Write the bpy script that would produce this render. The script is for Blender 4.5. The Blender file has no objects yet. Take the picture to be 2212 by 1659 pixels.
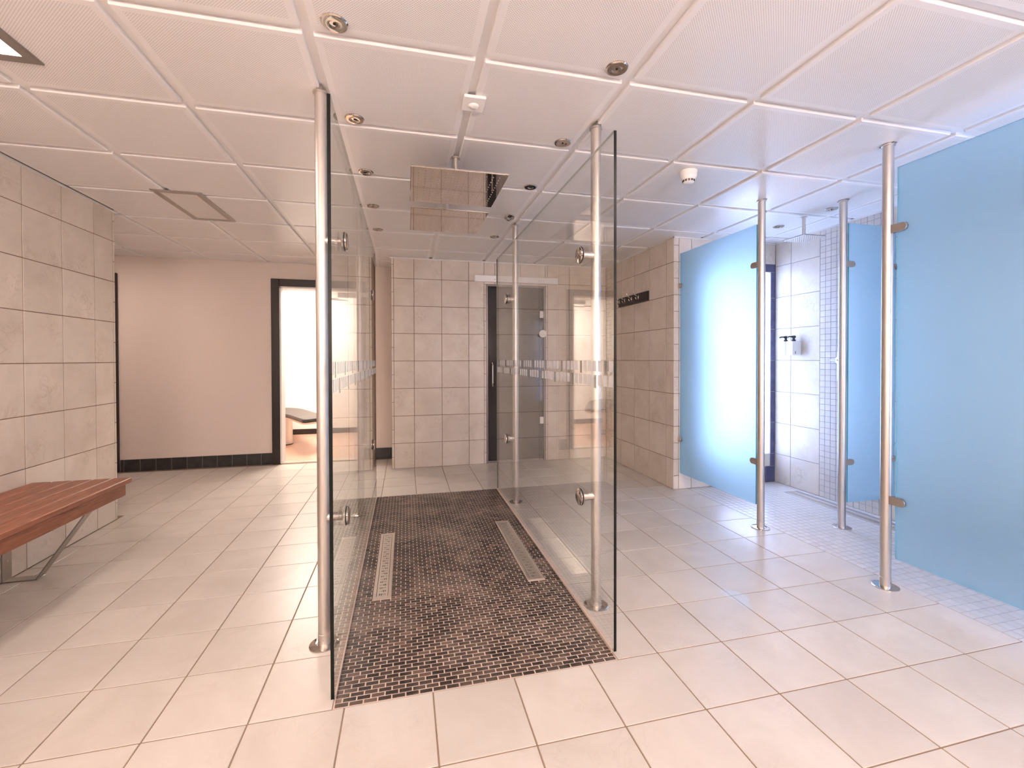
import bpy, math, random
from mathutils import Vector
random.seed(7)
S = bpy.context.scene
COL = S.collection
T = 0.303            # tile pitch
H = 2.323            # ceiling height
# ------------------------------------------------------------------ camera
cd = bpy.data.cameras.new('camera'); cam = bpy.data.objects.new('camera', cd); COL.objects.link(cam)
cd.sensor_width = 36.0; cd.sensor_fit = 'HORIZONTAL'
cd.lens = 959.68 / 2212 * 36.0
cd.shift_y = (786.17 - 829.5) / 2212
cd.clip_start = 0.02; cd.clip_end = 60
cam.rotation_mode = 'QUATERNION'
def cam_rot(yaw, pitch, roll):
    from mathutils import Matrix
    cy, sy, cp, sp = math.cos(yaw), math.sin(yaw), math.cos(pitch), math.sin(pitch)
    f = Vector((-sy*cp, cy*cp, sp)); r = Vector((cy, sy, 0)); u = r.cross(f)
    r2 = r*math.cos(roll) + u*math.sin(roll); u2 = u*math.cos(roll) - r*math.sin(roll)
    return Matrix((r2, u2, -f)).transposed().to_quaternion()
cam.rotation_quaternion = cam_rot(-0.2358, -0.011, -0.0024)
cam.location = (2.6957*T, -5.3504*T, 3.9794*T)
S.camera = cam
# ------------------------------------------------------------------ world, exposure
w = bpy.data.worlds.new('world'); S.world = w; w.use_nodes = True
w.node_tree.nodes['Background'].inputs[0].default_value = (0.55, 0.68, 1.0, 1)
w.node_tree.nodes['Background'].inputs[1].default_value = 0.6
S.view_settings.view_transform = 'Standard'; S.view_settings.look = 'None'
S.view_settings.gamma = 1.0; S.view_settings.use_curve_mapping = False
S.view_settings.exposure = 0.88
S.cycles.use_denoising = True; S.cycles.use_light_tree = False
S.cycles.max_bounces = 8; S.cycles.diffuse_bounces = 4; S.cycles.glossy_bounces = 4
S.cycles.transmission_bounces = 8; S.cycles.transparent_max_bounces = 16
S.cycles.use_adaptive_sampling = True; S.cycles.adaptive_threshold = 0.12; S.cycles.adaptive_min_samples = 20
S.cycles.caustics_reflective = True; S.cycles.caustics_refractive = True
S.cycles.sample_clamp_indirect = 8.0
LAMP = (1.0, 0.815, 0.735)      # warm fluorescent panels
LAMP_E = 20.0
DAY = (0.50, 0.64, 1.0)         # cool daylight in the glass blocks
DAY_E = 4.2

# ------------------------------------------------------------------ materials
def mat(name, base=(.5,.5,.5), rough=.5, metal=0., spec=.5, build=None, **kw):
    m = bpy.data.materials.new(name); m.use_nodes = True
    nt = m.node_tree; b = nt.nodes['Principled BSDF']
    b.inputs['Base Color'].default_value = (*base, 1); b.inputs['Roughness'].default_value = rough
    b.inputs['Metallic'].default_value = metal; b.inputs['Specular IOR Level'].default_value = spec
    for k, v in kw.items(): b.inputs[k.replace('_', ' ')].default_value = v
    if build: build(nt, b)
    return m
def N(nt, kind, **props):
    n = nt.nodes.new(kind)
    for k, v in props.items(): setattr(n, k, v)
    return n
def math_n(nt, op, a, b=None, clamp=False):
    n = N(nt, 'ShaderNodeMath', operation=op, use_clamp=clamp)
    for i, v in enumerate((a, b)):
        if v is None: continue
        if isinstance(v, (int, float)): n.inputs[i].default_value = v
        else: nt.links.new(v, n.inputs[i])
    return n.outputs[0]
def ramp(nt, fac, stops):
    n = N(nt, 'ShaderNodeValToRGB'); e = n.color_ramp.elements
    while len(e) < len(stops): e.new(0.5)
    for el, (p, c) in zip(e, stops): el.position = p; el.color = (*c, 1) if len(c) == 3 else c
    nt.links.new(fac, n.inputs[0]); return n.outputs[0]
def mixc(nt, fac, a, b, blend='MIX'):
    n = N(nt, 'ShaderNodeMix', data_type='RGBA', blend_type=blend)
    for i, v in ((0, fac), (6, a), (7, b)):
        if isinstance(v, (int, float)): n.inputs[i].default_value = v
        elif isinstance(v, tuple): n.inputs[i].default_value = (*v, 1)
        else: nt.links.new(v, n.inputs[i])
    return n.outputs[2]
def noise(nt, vec, scale, detail=4., rough=.55, dist=0.):
    n = N(nt, 'ShaderNodeTexNoise'); n.inputs['Scale'].default_value = scale; n.inputs['Detail'].default_value = detail
    n.inputs['Roughness'].default_value = rough; n.inputs['Distortion'].default_value = dist
    nt.links.new(vec, n.inputs['Vector']); return n.outputs['Fac']
def pos(nt, shift=True):
    g = N(nt, 'ShaderNodeNewGeometry').outputs['Position']
    if not shift: return g
    r = N(nt, 'ShaderNodeObjectInfo').outputs['Random']
    m = math_n(nt, 'MULTIPLY', r, 40.0)
    a = N(nt, 'ShaderNodeVectorMath', operation='ADD'); nt.links.new(g, a.inputs[0]); nt.links.new(m, a.inputs[1])
    return a.outputs[0]
def bump(nt, b, h, strength=.2, dist=.002):
    n = N(nt, 'ShaderNodeBump'); n.inputs['Strength'].default_value = strength; n.inputs['Distance'].default_value = dist
    nt.links.new(h, n.inputs['Height']); nt.links.new(n.outputs[0], b.inputs['Normal'])

def tile_build(c0, c1, c2, v=.25):
    def f(nt, b):
        p = pos(nt)
        n1 = noise(nt, p, 3.2, 6, .6, .6); n2 = noise(nt, p, 9.0, 5, .62, 1.6)
        base = ramp(nt, n1, [(.3, c1), (.7, c0)])
        vein = ramp(nt, n2, [(.455, (0,0,0)), (.5, (1,1,1)), (.545, (0,0,0))])
        patch = ramp(nt, noise(nt, p, 5.0, 2), [(.48, (0,0,0)), (.72, (1,1,1))])
        fac = math_n(nt, 'MULTIPLY', vein, patch); fac = math_n(nt, 'MULTIPLY', fac, v)
        c = mixc(nt, fac, base, c2)
        r = N(nt, 'ShaderNodeObjectInfo').outputs['Random']
        br = N(nt, 'ShaderNodeHueSaturation'); nt.links.new(c, br.inputs['Color'])
        nt.links.new(math_n(nt, 'ADD', math_n(nt, 'MULTIPLY', r, .07), .965), br.inputs['Value'])
        nt.links.new(br.outputs[0], b.inputs['Base Color'])
        bump(nt, b, n2, .06, .002)
    return f
M = {}
M['floor_tile'] = mat('floor_tile', rough=.32, spec=.5, build=tile_build((.625,.58,.525), (.545,.495,.44), (.42,.36,.30)))
M['wall_tile'] = mat('wall_tile', rough=.33, spec=.45, build=tile_build((.73,.66,.585), (.61,.535,.46), (.45,.36,.28), .55))
M['pale_mosaic'] = mat('pale_mosaic', rough=.3, build=tile_build((.66,.61,.57), (.58,.53,.49), (.5,.44,.38)))
M['grout'] = mat('grout', (.27,.19,.135), .9)
M['pale_grout'] = mat('pale_grout', (.36,.31,.30), .9)
M['mosaic_grout'] = mat('mosaic_grout', (.64,.52,.44), .9)
def dark_mosaic(nt, b):
    t = N(nt, 'ShaderNodeAttribute', attribute_name='tint').outputs['Fac']
    p = pos(nt, False)
    c = ramp(nt, t, [(0., (.008,.006,.005)), (.35, (.032,.020,.016)), (.7, (.078,.050,.038)), (.96, (.15,.10,.077)), (1., (.24,.10,.06))])
    sp = ramp(nt, noise(nt, p, 320., 3), [(.52, (0,0,0)), (.72, (1,1,1))])
    c = mixc(nt, math_n(nt, 'MULTIPLY', sp, .45), c, (.20,.145,.115))
    big = ramp(nt, noise(nt, p, 3.1, 5, .62, .4), [(.47, (0,0,0)), (.68, (1,1,1))])
    c = mixc(nt, math_n(nt, 'MULTIPLY', big, .42), c, (.33,.25,.20))
    nt.links.new(c, b.inputs['Base Color']); bump(nt, b, noise(nt, p, 160., 3), .35, .002)
M['dark_mosaic'] = mat('dark_mosaic', rough=.28, spec=.5, build=dark_mosaic)
def perforated(nt, b):
    p = N(nt, 'ShaderNodeNewGeometry').outputs['Position']
    s = N(nt, 'ShaderNodeSeparateXYZ'); nt.links.new(p, s.inputs[0])
    k = math.pi / .0048
    d = math_n(nt, 'MULTIPLY', math_n(nt, 'COSINE', math_n(nt, 'MULTIPLY', s.outputs[0], k)), math_n(nt, 'COSINE', math_n(nt, 'MULTIPLY', s.outputs[1], k)))
    # plain rim round each panel, from the panel's own generated box
    g = N(nt, 'ShaderNodeTexCoord').outputs['Generated']; q = N(nt, 'ShaderNodeSeparateXYZ'); nt.links.new(g, q.inputs[0])
    e = [math_n(nt, 'LESS_THAN', math_n(nt, 'ABSOLUTE', math_n(nt, 'SUBTRACT', q.outputs[i], .5)), .452) for i in (0, 1)]
    m = math_n(nt, 'MULTIPLY', e[0], e[1])
    hole = math_n(nt, 'MULTIPLY', math_n(nt, 'GREATER_THAN', d, .55), m)
    c = mixc(nt, hole, (.82,.80,.79), (.46,.43,.42))
    nt.links.new(c, b.inputs['Base Color'])
M['panel'] = mat('panel', rough=.34, spec=.42, build=perforated)
M['ceil_bar'] = mat('ceil_bar', (.84,.82,.81), .4)
M['white'] = mat('white', (.72,.70,.68), .45)
M['white_plastic'] = mat('white_plastic', (.88,.86,.84), .35)
M['plaster'] = mat('plaster', (.70,.60,.535), .8, build=lambda nt, b: bump(nt, b, noise(nt, pos(nt, False), 140., 3), .12, .002))
M['room_white'] = mat('room_white', (.80,.77,.73), .8)
M['black_wood'] = mat('black_wood', (.018,.011,.009), .4)
def slate(nt, b):
    n = noise(nt, pos(nt), 14., 5, .6)
    nt.links.new(ramp(nt, n, [(.35, (.018,.017,.017)), (.7, (.045,.043,.042))]), b.inputs['Base Color'])
M['slate'] = mat('slate', rough=.42, build=slate)
M['navy_tile'] = mat('navy_tile', rough=.3, build=lambda nt, b: nt.links.new(ramp(nt, noise(nt, pos(nt), 12., 5), [(.35, (.060,.066,.15)), (.7, (.12,.125,.23))]), b.inputs['Base Color']))
def brushed(nt, b):
    tc = N(nt, 'ShaderNodeMapping'); tc.inputs['Scale'].default_value = (1, 1, .01)
    nt.links.new(pos(nt, False), tc.inputs['Vector'])
    n = noise(nt, tc.outputs[0], 900., 2)
    nt.links.new(ramp(nt, n, [(.3, (.34,)*3), (.7, (.46,)*3)]), b.inputs['Roughness'])
M['steel'] = mat('steel', (.66,.62,.58), .28, 1.0, build=brushed)
M['polished'] = mat('polished', (.62,.57,.53), .09, 1.0)
M['mirror'] = mat('mirror', (.66,.60,.55), .035, 1.0)
M['grate'] = mat('grate', (.62,.56,.50), .38, .85)
M['bracket'] = mat('bracket', (.40,.37,.34), .35, 1.0)
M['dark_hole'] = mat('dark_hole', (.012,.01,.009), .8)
M['rubber'] = mat('rubber', (.01,.01,.01), .4)
M['leather'] = mat('leather', (.03,.025,.022), .32, build=lambda nt, b: bump(nt, b, noise(nt, pos(nt, False), 60., 4), .3, .003))
def wood(c0, c1, scale):
    def f(nt, b):
        mp = N(nt, 'ShaderNodeMapping'); mp.inputs['Scale'].default_value = scale
        nt.links.new(pos(nt), mp.inputs['Vector'])
        n = noise(nt, mp.outputs[0], 9., 6, .6, .8)
        nt.links.new(ramp(nt, n, [(.3, c0), (.68, c1)]), b.inputs['Base Color'])
        bump(nt, b, n, .12, .002)
    return f
M['teak'] = mat('teak', rough=.42, build=wood((.155,.050,.024), (.36,.135,.070), (9, .7, 9)))
M['laminate'] = mat('laminate', rough=.3, build=wood((.50,.30,.215), (.63,.42,.31), (.8, 7, 7)))
M['black_plastic'] = mat('black_plastic', (.012,.012,.018), .3)
M['door_glass'] = mat('door_glass', (.030,.027,.027), .10, spec=.35)
M['frame_grey'] = mat('frame_grey', (.20,.18,.17), .35, .6)
M['red_plate'] = mat('red_plate', (.33,.11,.09), .5)
M['glass_edge'] = mat('glass_edge', (.006,.008,.007), .35, spec=.2)
M['glass_top'] = mat('glass_top', (.40,.42,.38), .25)
M['clamp'] = mat('clamp', (.52,.46,.41), .42, .9)
M['aqua_edge'] = mat('aqua_edge', (.10,.42,.50), .15)

def clear_glass():
    m = bpy.data.materials.new('clear_glass'); m.use_nodes = True; nt = m.node_tree; nt.nodes.clear()
    out = N(nt, 'ShaderNodeOutputMaterial'); mx = N(nt, 'ShaderNodeMixShader')
    t = N(nt, 'ShaderNodeBsdfTransparent'); t.inputs[0].default_value = (.985, .987, .978, 1)
    g = N(nt, 'ShaderNodeBsdfGlossy'); g.inputs['Roughness'].default_value = 0.0; g.inputs[0].default_value = (.97, .985, .975, 1)
    bf = N(nt, 'ShaderNodeNewGeometry').outputs['Backfacing']
    ior = N(nt, 'ShaderNodeMix', data_type='FLOAT'); nt.links.new(bf, ior.inputs[0])
    ior.inputs[2].default_value = 1.48; ior.inputs[3].default_value = 1/1.48
    fr = N(nt, 'ShaderNodeFresnel'); nt.links.new(ior.outputs[0], fr.inputs['IOR'])
    nt.links.new(fr.outputs[0], mx.inputs[0]); nt.links.new(t.outputs[0], mx.inputs[1]); nt.links.new(g.outputs[0], mx.inputs[2])
    nt.links.new(mx.outputs[0], out.inputs[0]); return m
M['clear_glass'] = clear_glass()
def frosted(name, tint, rough, diff, dcol):
    m = bpy.data.materials.new(name); m.use_nodes = True; nt = m.node_tree; b = nt.nodes['Principled BSDF']
    out = nt.nodes['Material Output']
    b.inputs['Base Color'].default_value = (*tint, 1); b.inputs['Roughness'].default_value = rough
    b.inputs['Transmission Weight'].default_value = 1.0; b.inputs['IOR'].default_value = 1.45
    d = N(nt, 'ShaderNodeBsdfDiffuse'); d.inputs[0].default_value = (*dcol, 1)
    mx = N(nt, 'ShaderNodeMixShader'); mx.inputs[0].default_value = diff
    nt.links.new(b.outputs[0], mx.inputs[1]); nt.links.new(d.outputs[0], mx.inputs[2]); nt.links.new(mx.outputs[0], out.inputs[0])
    return m
M['frosted'] = frosted('frosted', (.72,.925,1.0), .66, .10, (.42,.70,.92))
def decal(name, c, a):
    m = bpy.data.materials.new(name); m.use_nodes = True; nt = m.node_tree; b = nt.nodes['Principled BSDF']
    b.inputs['Base Color'].default_value = (*c, 1); b.inputs['Roughness'].default_value = .6; b.inputs['Alpha'].default_value = a
    return m
M['decal'] = decal('decal', (.80,.80,.81), .50)
M['decal_dark'] = decal('decal_dark', (.30,.32,.28), .5)
def emit(name, col, e, spec=True):
    m = bpy.data.materials.new(name); m.use_nodes = True; b = m.node_tree.nodes['Principled BSDF']
    b.inputs['Base Color'].default_value = (.8,.8,.8,1); b.inputs['Roughness'].default_value = .25
    b.inputs['Emission Color'].default_value = (*col, 1); b.inputs['Emission Strength'].default_value = e
    return m
M['lamp_on'] = emit('lamp_on', LAMP, LAMP_E)
M['wall_fill_on'] = emit('wall_fill_on', LAMP, LAMP_E*2.0)  # glow of the added fill panels on the rear wall
M['room_lamp_on'] = emit('room_lamp_on', (1., .87, .77), 22.0)
M['lamp_off'] = mat('lamp_off', (.70,.67,.64), .35)
def block_build():
    m = emit('glass_block', DAY, DAY_E); nt = m.node_tree; b = nt.nodes['Principled BSDF']
    n = noise(nt, pos(nt, False), 55., 3)
    e = ramp(nt, n, [(.35, (.75,.82,1.)), (.65, (1.,1.,1.))])
    nt.links.new(mixc(nt, 1.0, e, DAY, 'MULTIPLY'), b.inputs['Emission Color'])
    bump(nt, b, n, .5, .004); return m
M['glass_block'] = block_build()

# ------------------------------------------------------------------ geometry helpers
class MB:
    def __init__(s): s.v, s.f, s.m = [], [], []
    def add(s, vs, fs, mi=0):
        o = len(s.v); s.v += [tuple(v) for v in vs]; s.f += [tuple(i+o for i in f) for f in fs]; s.m += [mi]*len(fs); return s
    def box(s, a, b, ch=0., mi=0):
        x0,y0,z0 = a; x1,y1,z1 = b
        if ch <= 0:
            vs = [(x,y,z) for z in (z0,z1) for y in (y0,y1) for x in (x0,x1)]
            return s.add(vs, [(0,2,3,1),(4,5,7,6),(0,1,5,4),(2,6,7,3),(0,4,6,2),(1,3,7,5)], mi)
        vs, idx = [], {}
        for sx in (0,1):
            for sy in (0,1):
                for sz in (0,1):
                    c = [(x0,x1)[sx], (y0,y1)[sy], (z0,z1)[sz]]; d = [ch*(1-2*k) for k in (sx,sy,sz)]
                    for ax in range(3):
                        p = [c[i] + (0 if i == ax else d[i]) for i in range(3)]
                        idx[sx,sy,sz,ax] = len(vs); vs.append(p)
        fs = []
        for ax in range(3):
            u, w_ = [(1,2),(2,0),(0,1)][ax]
            for sd in (0,1):
                q = []
                for (a_, b_) in ((0,0),(1,0),(1,1),(0,1)):
                    k = [0,0,0]; k[ax] = sd; k[u] = a_; k[w_] = b_; q.append(idx[(*k, ax)])
                fs.append(tuple(q) if sd else tuple(q[::-1]))
        for ax in range(3):       # edges running along ax
            u, w_ = [(1,2),(2,0),(0,1)][ax]
            for a_ in (0,1):
                for b_ in (0,1):
                    k0 = [0,0,0]; k0[u] = a_; k0[w_] = b_; k1 = list(k0); k1[ax] = 1
                    q = [idx[(*k0,u)], idx[(*k1,u)], idx[(*k1,w_)], idx[(*k0,w_)]]
                    fs.append(tuple(q) if a_ != b_ else tuple(q[::-1]))
        for sx in (0,1):
            for sy in (0,1):
                for sz in (0,1):
                    q = [idx[sx,sy,sz,i] for i in range(3)]
                    fs.append(tuple(q) if (sx+sy+sz) % 2 == 1 else tuple(q[::-1]))
        return s.add(vs, fs, mi)
    def lathe(s, prof, axis='z', c=(0,0,0), n=28, mi=0, flip=False):
        vs, fs = [], []
        for (r, h) in prof:
            for k in range(n):
                a = 2*math.pi*k/n; p = (r*math.cos(a), r*math.sin(a), h)
                if axis == 'x': p = (h, p[0], p[1])
                if axis == 'y': p = (p[1], h, p[0])
                vs.append((p[0]+c[0], p[1]+c[1], p[2]+c[2]))
        for i in range(len(prof)-1):
            for k in range(n):
                k2 = (k+1) % n; q = (i*n+k, i*n+k2, (i+1)*n+k2, (i+1)*n+k)
                fs.append(q)
        fs.append(tuple(range(n-1, -1, -1))); fs.append(tuple((len(prof)-1)*n + k for k in range(n)))
        return s.add(vs, fs, mi)
    def tube(s, pts, r, n=12, mi=0):
        pts = [Vector(p) for p in pts]; vs, fs = [], []; prev = None
        for i, p in enumerate(pts):
            d = (pts[min(i+1, len(pts)-1)] - pts[max(i-1, 0)]).normalized()
            ref = Vector((0,0,1)) if abs(d.z) < .9 else Vector((1,0,0))
            u = d.cross(ref).normalized(); v = d.cross(u).normalized()
            vs += [p + r*(math.cos(2*math.pi*k/n)*u + math.sin(2*math.pi*k/n)*v) for k in range(n)]
        for i in range(len(pts)-1):
            for k in range(n):
                k2 = (k+1) % n; fs.append((i*n+k, (i+1)*n+k, (i+1)*n+k2, i*n+k2))
        fs.append(tuple(range(n))); fs.append(tuple((len(pts)-1)*n+k for k in range(n-1, -1, -1)))
        return s.add(vs, fs, mi)
    def prism(s, pts, h0, h1, axis='z', mi=0):
        n = len(pts)
        def tr(a, b, h): return {'z': (a,b,h), 'x': (h,a,b), 'y': (b,h,a)}[axis]
        vs = [tr(a,b,h0) for a,b in pts] + [tr(a,b,h1) for a,b in pts]
        fs = [tuple(range(n-1,-1,-1)), tuple(range(n, 2*n))] + [(i, (i+1)%n, n+(i+1)%n, n+i) for i in range(n)]
        return s.add(vs, fs, mi)
    def mesh(s, name, mats, smooth=False):
        me = bpy.data.meshes.new(name); me.from_pydata(s.v, [], s.f)
        for m in mats if isinstance(mats, (list, tuple)) else [mats]: me.materials.append(M[m])
        me.polygons.foreach_set('material_index', s.m)
        me.update()
        if smooth:
            import bmesh
            bm = bmesh.new(); bm.from_mesh(me); bmesh.ops.recalc_face_normals(bm, faces=bm.faces)
            for e in bm.edges: e.smooth = len(e.link_faces) == 2 and e.calc_face_angle(0) < math.radians(40)
            for f in bm.faces: f.smooth = True
            bm.to_mesh(me); bm.free()
        return me
    def build(s, name, mats, parent=None, smooth=False, loc=(0,0,0)):
        return link(name, s.mesh(name, mats, smooth), parent, loc)
def link(name, data, parent=None, loc=(0,0,0)):
    o = bpy.data.objects.new(name, data); COL.objects.link(o); o.location = loc
    if parent: o.parent = parent
    return o
def tag(o, label=None, cat=None, group=None, kind=None):
    if label: o['label'] = label
    if cat: o['category'] = cat
    if group: o['group'] = group
    if kind: o['kind'] = kind
    return o
def thing(name, loc, label, cat, group=None):
    return tag(link(name, None, None, loc), label, cat, group)
def struct(name, mb, mats, label=None, cat=None):
    return tag(mb.build(name, mats), label, cat, kind='structure')
_cache = {}
def tile_mesh(dx, dy, dz, m, ch=.0012, name='tile'):
    k = (round(dx,4), round(dy,4), round(dz,4), m, name)
    if k not in _cache: _cache[k] = MB().box((-dx/2,-dy/2,-dz/2), (dx/2,dy/2,dz/2), ch).mesh(name, m)
    return _cache[k]
def piece(name, a, b, m, parent, ch=.0012):
    d = [b[i]-a[i] for i in range(3)]
    return link(name, tile_mesh(*d, m, ch, name), parent, tuple((a[i]+b[i])/2 for i in range(3)))

G = .0052   # joint width
def frange(lines, lo, hi):
    c = [lo] + [l for l in lines if lo + .012 < l < hi - .012] + [hi]
    return list(zip(c[:-1], c[1:]))
ZL = [.278 + T*k for k in range(0, 8)]
ZH = sorted(ZL + [z - T/2 for z in ZL])
def wall_tiles(parent, axis, plane, sgn, ulines, ulo, uhi, zlines, zlo, zhi, m='wall_tile', name='tile', g=G):
    """tiles on the plane axis=plane; sgn: direction the wall faces along that axis"""
    for (u0, u1) in frange(ulines, ulo, uhi):
        for (z0, z1) in frange(zlines, zlo, zhi):
            lo, hi = sorted((plane, plane - sgn*.008))
            if axis == 'x': a, b = (lo, u0+g/2, z0+g/2), (hi, u1-g/2, z1-g/2)
            else: a, b = (u0+g/2, lo, z0+g/2), (u1-g/2, hi, z1-g/2)
            piece(name, a, b, m, parent, .0012 if u1-u0 > .1 else .0008)
R = .0025   # joint depth

# ================================================================== STRUCTURE
# ---- floor: grout bed with separate tiles
XL, XR, YB = -3.1, 4.34, -3.0
fl = MB().box((XL, YB, -.12), (XR+.2, 4.06, -R))
floor = struct('floor', fl, 'grout', 'beige square-tiled floor of the whole wet room', 'floor')
MX0, MX1, MY0, MY1 = .567, 1.64, 0.0, 8*T
SX = 11*T + .03
rest = MB(); nt_ = 0
xs = [T*k for k in range(-11, 12)] + [SX]
ys = [T*k for k in range(-10, 14)]
def sub(u0, u1, lo, hi):   # part of [u0,u1] outside [lo,hi]
    r = []
    if u0 < lo: r.append((u0, min(u1, lo)))
    if u1 > hi: r.append((max(u0, hi), u1))
    return r
for j in range(len(ys)-1):
    y0, y1 = ys[j], min(ys[j+1], 4.0)
    for i in range(len(xs)-1):
        x0, x1 = xs[i], xs[i+1]
        if i == len(xs)-2: continue                      # last sliver merged below
        if i == len(xs)-3: x1 = SX
        if y1 <= 2.345 and x1 <= -1.31: continue
        if y0 < 2.345 and x0 < -1.31: x0 = -1.31 if y1 <= 2.5 else x0
        if y1 > 2.02 and x0 > 3.2: continue
        if y0 > 3.4 and x0 > .66: continue
        parts = [(x0, x1)]
        if y0 >= MY0 - .001 and y1 <= MY1 + .001: parts = sub(x0, x1, MX0, MX1)
        for (a, b) in parts:
            if b - a < .012: continue
            lo, hi = (a+G/2, y0+G/2, -.010), (b-G/2, y1-G/2, 0.)
            if y1 < -1.0: rest.box(lo, hi, .0012)
            else: piece('tile', lo, hi, 'floor_tile', floor); nt_ += 1
tag(rest.build('tile_field', 'floor_tile', floor), kind='stuff')

# ---- dark brick mosaic between the glass screens
BX, BY, BG = (MX1-MX0-.006)/22, (MY1-MY0-.006)/113, .0048
mg = piece('mosaic_bed', (MX0, MY0+.001, -.010), (MX1, MY1-.001, -.0022), 'mosaic_grout', floor, 0)
tints = 10
def tint_mesh(me, vals):
    at = me.attributes.new('tint', 'FLOAT', 'FACE'); at.data.foreach_set('value', vals)
brick_meshes = {}
def brick_mesh(wd, ti):
    k = (round(wd,4), ti)
    if k not in brick_meshes:
        me = MB().box((-wd/2,-(BY-BG)/2,-.004), (wd/2,(BY-BG)/2,0), .0009).mesh('brick', 'dark_mosaic')
        tint_mesh(me, [(ti+.5)/tints]*len(me.polygons)); brick_meshes[k] = me
    return brick_meshes[k]
far = MB(); fv = []; cnt = 0
drains = [(.652, .698, .740, 1.555), (1.462, .700, 1.556, 1.592)]
rnd = random.Random(3)
for j in range(113):
    yc = MY0 + .003 + (j+.5)*BY
    off = (j % 2) * BX/2
    i = 0
    x = MX0 + .003 - off
    while x < MX1 - .004:
        a, b = max(x, MX0+.002), min(x+BX, MX1-.002); x += BX
        for d0,d1,d2,d3 in drains:
            if d1-.012 < yc < d3+.012 and b > d0 and a < d2:
                if a < d0-.004: b = d0
                elif b > d2+.004: a = d2
                else: a = b
        if b - a < .0065: continue
        xc, wd = (a+b)/2, b-a-BG
        t = min(.999, max(0, rnd.gauss(.42, .29)))
        if rnd.random() < .004: t = .999
        ti = int(t*tints)
        z = rnd.uniform(-.0006, .0004)
        if cnt < 300:
            link('brick', brick_mesh(wd, ti), floor, (xc, yc, z)); cnt += 1
        else:
            n0 = len(far.f); far.box((xc-wd/2, yc-(BY-BG)/2, z-.004), (xc+wd/2, yc+(BY-BG)/2, z), .0009)
            fv += [(ti+.5)/tints]*(len(far.f)-n0)
fo = far.build('brick_field', 'dark_mosaic', floor); tint_mesh(fo.data, fv); tag(fo, kind='stuff')

# ---- pale mosaic floor of the shower cubicles
SY0, SY1 = -1.1, 2.0
piece('pale_bed', (SX+.001, SY0, -.010), (XR, SY1, -.0022), 'pale_grout', floor, 0)
PM = .0505; cells = []
nx, ny = int(round((4.335-SX)/PM)), int(round((SY1-SY0)/PM))
for i in range(nx):
    for j in range(ny):
        xc = SX + (i+.5)*(4.335-SX)/nx; yc = SY1 - (j+.5)*(SY1-SY0)/ny
        if 4.12 < xc < 4.26 and .20 < yc < 1.70: continue
        cells.append(((xc-.817)**2 + (yc+1.62)**2, xc, yc))
px_, py_ = (4.335-SX)/nx - .0032, (SY1-SY0)/ny - .0032
vis = [c for c in cells if c[2] > -.36]; vis.sort(); keep = set(vis[:300])
far = MB()
for c in cells:
    a, b = (c[1]-px_/2, c[2]-py_/2, -.006), (c[1]+px_/2, c[2]+py_/2, 0.)
    if c in keep: piece('mosaic_tile', a, b, 'pale_mosaic', floor, .0008)
    else: far.box(a, b, .0008)
tag(far.build('mosaic_field', 'pale_mosaic', floor), kind='stuff')

# ---- walls
wl = struct('wall_left', MB().box((-1.55, YB, 0), (-1.31-R, 2.345, H+.1)), 'grout', 'beige tiled wall behind the wooden bench', 'wall')
YL = [1.512 + T*k for k in range(-12, 4)]
wall_tiles(wl, 'x', -1.31, 1, YL, 0.0, 2.322, ZL, 0, H)
wall_tiles(wl, 'x', -1.31, 1, [], 2.322, 2.345, ZH, 0, H)
r2 = MB()
for (u0, u1) in frange(YL, YB, 0.0):
    for (z0, z1) in frange(ZL, 0, H): r2.box((-1.318, u0+G/2, z0+G/2), (-1.31, u1-G/2, z1-G/2), .0012)
tag(r2.build('tile_field', 'wall_tile', wl), kind='stuff')

wc = MB().box((.67, 3.42+R, 0), (1.724, 4.0, H+.1)).box((1.724, 3.42+R, 2.066), (2.44, 4.0, H+.1)).box((2.44, 3.42+R, 0), (3.5, 4.0, H+.1))
wcen = struct('wall_center', wc, 'grout', 'beige tiled wall with the dark glass door', 'wall')
XC = [.914 + .3043*k for k in range(0, 9)]
wall_tiles(wcen, 'y', 3.42, -1, [], .67, .696, ZH, 0, H)
wall_tiles(wcen, 'y', 3.42, -1, XC, .696, 1.700, ZL, 0, H)
wall_tiles(wcen, 'y', 3.42, -1, [], 1.700, 1.724, ZH, 0, 2.066)
wall_tiles(wcen, 'y', 3.42, -1, XC, 1.700, 2.464, ZL, 2.066, H)
wall_tiles(wcen, 'y', 3.42, -1, [], 2.44, 2.464, ZH, 0, 2.066)
wall_tiles(wcen, 'y', 3.42, -1, XC, 2.464, 3.215, ZL, 0, H)

wr = struct('wall_right', MB().box((3.215+R, 2.0+R, 0), (3.634, 3.9, H+.1)), 'grout', 'tan tiled wall with the row of coat hooks', 'wall')
YR = [2.123, 2.420, 2.722, 3.022]
wall_tiles(wr, 'x', 3.215, -1, YR, 2.0, 3.266, ZL, 0, H)
wall_tiles(wr, 'x', 3.215, -1, [3.317, 3.368], 3.266, 3.42, [.0505*k for k in range(1, 46)], 0, H, g=.003)
wall_tiles(wr, 'y', 2.0, -1, [], 3.215, 3.268, ZH, 0, H)
wall_tiles(wr, 'y', 2.0, -1, [3.40], 3.268, 3.634, ZL, 0, H)

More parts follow.
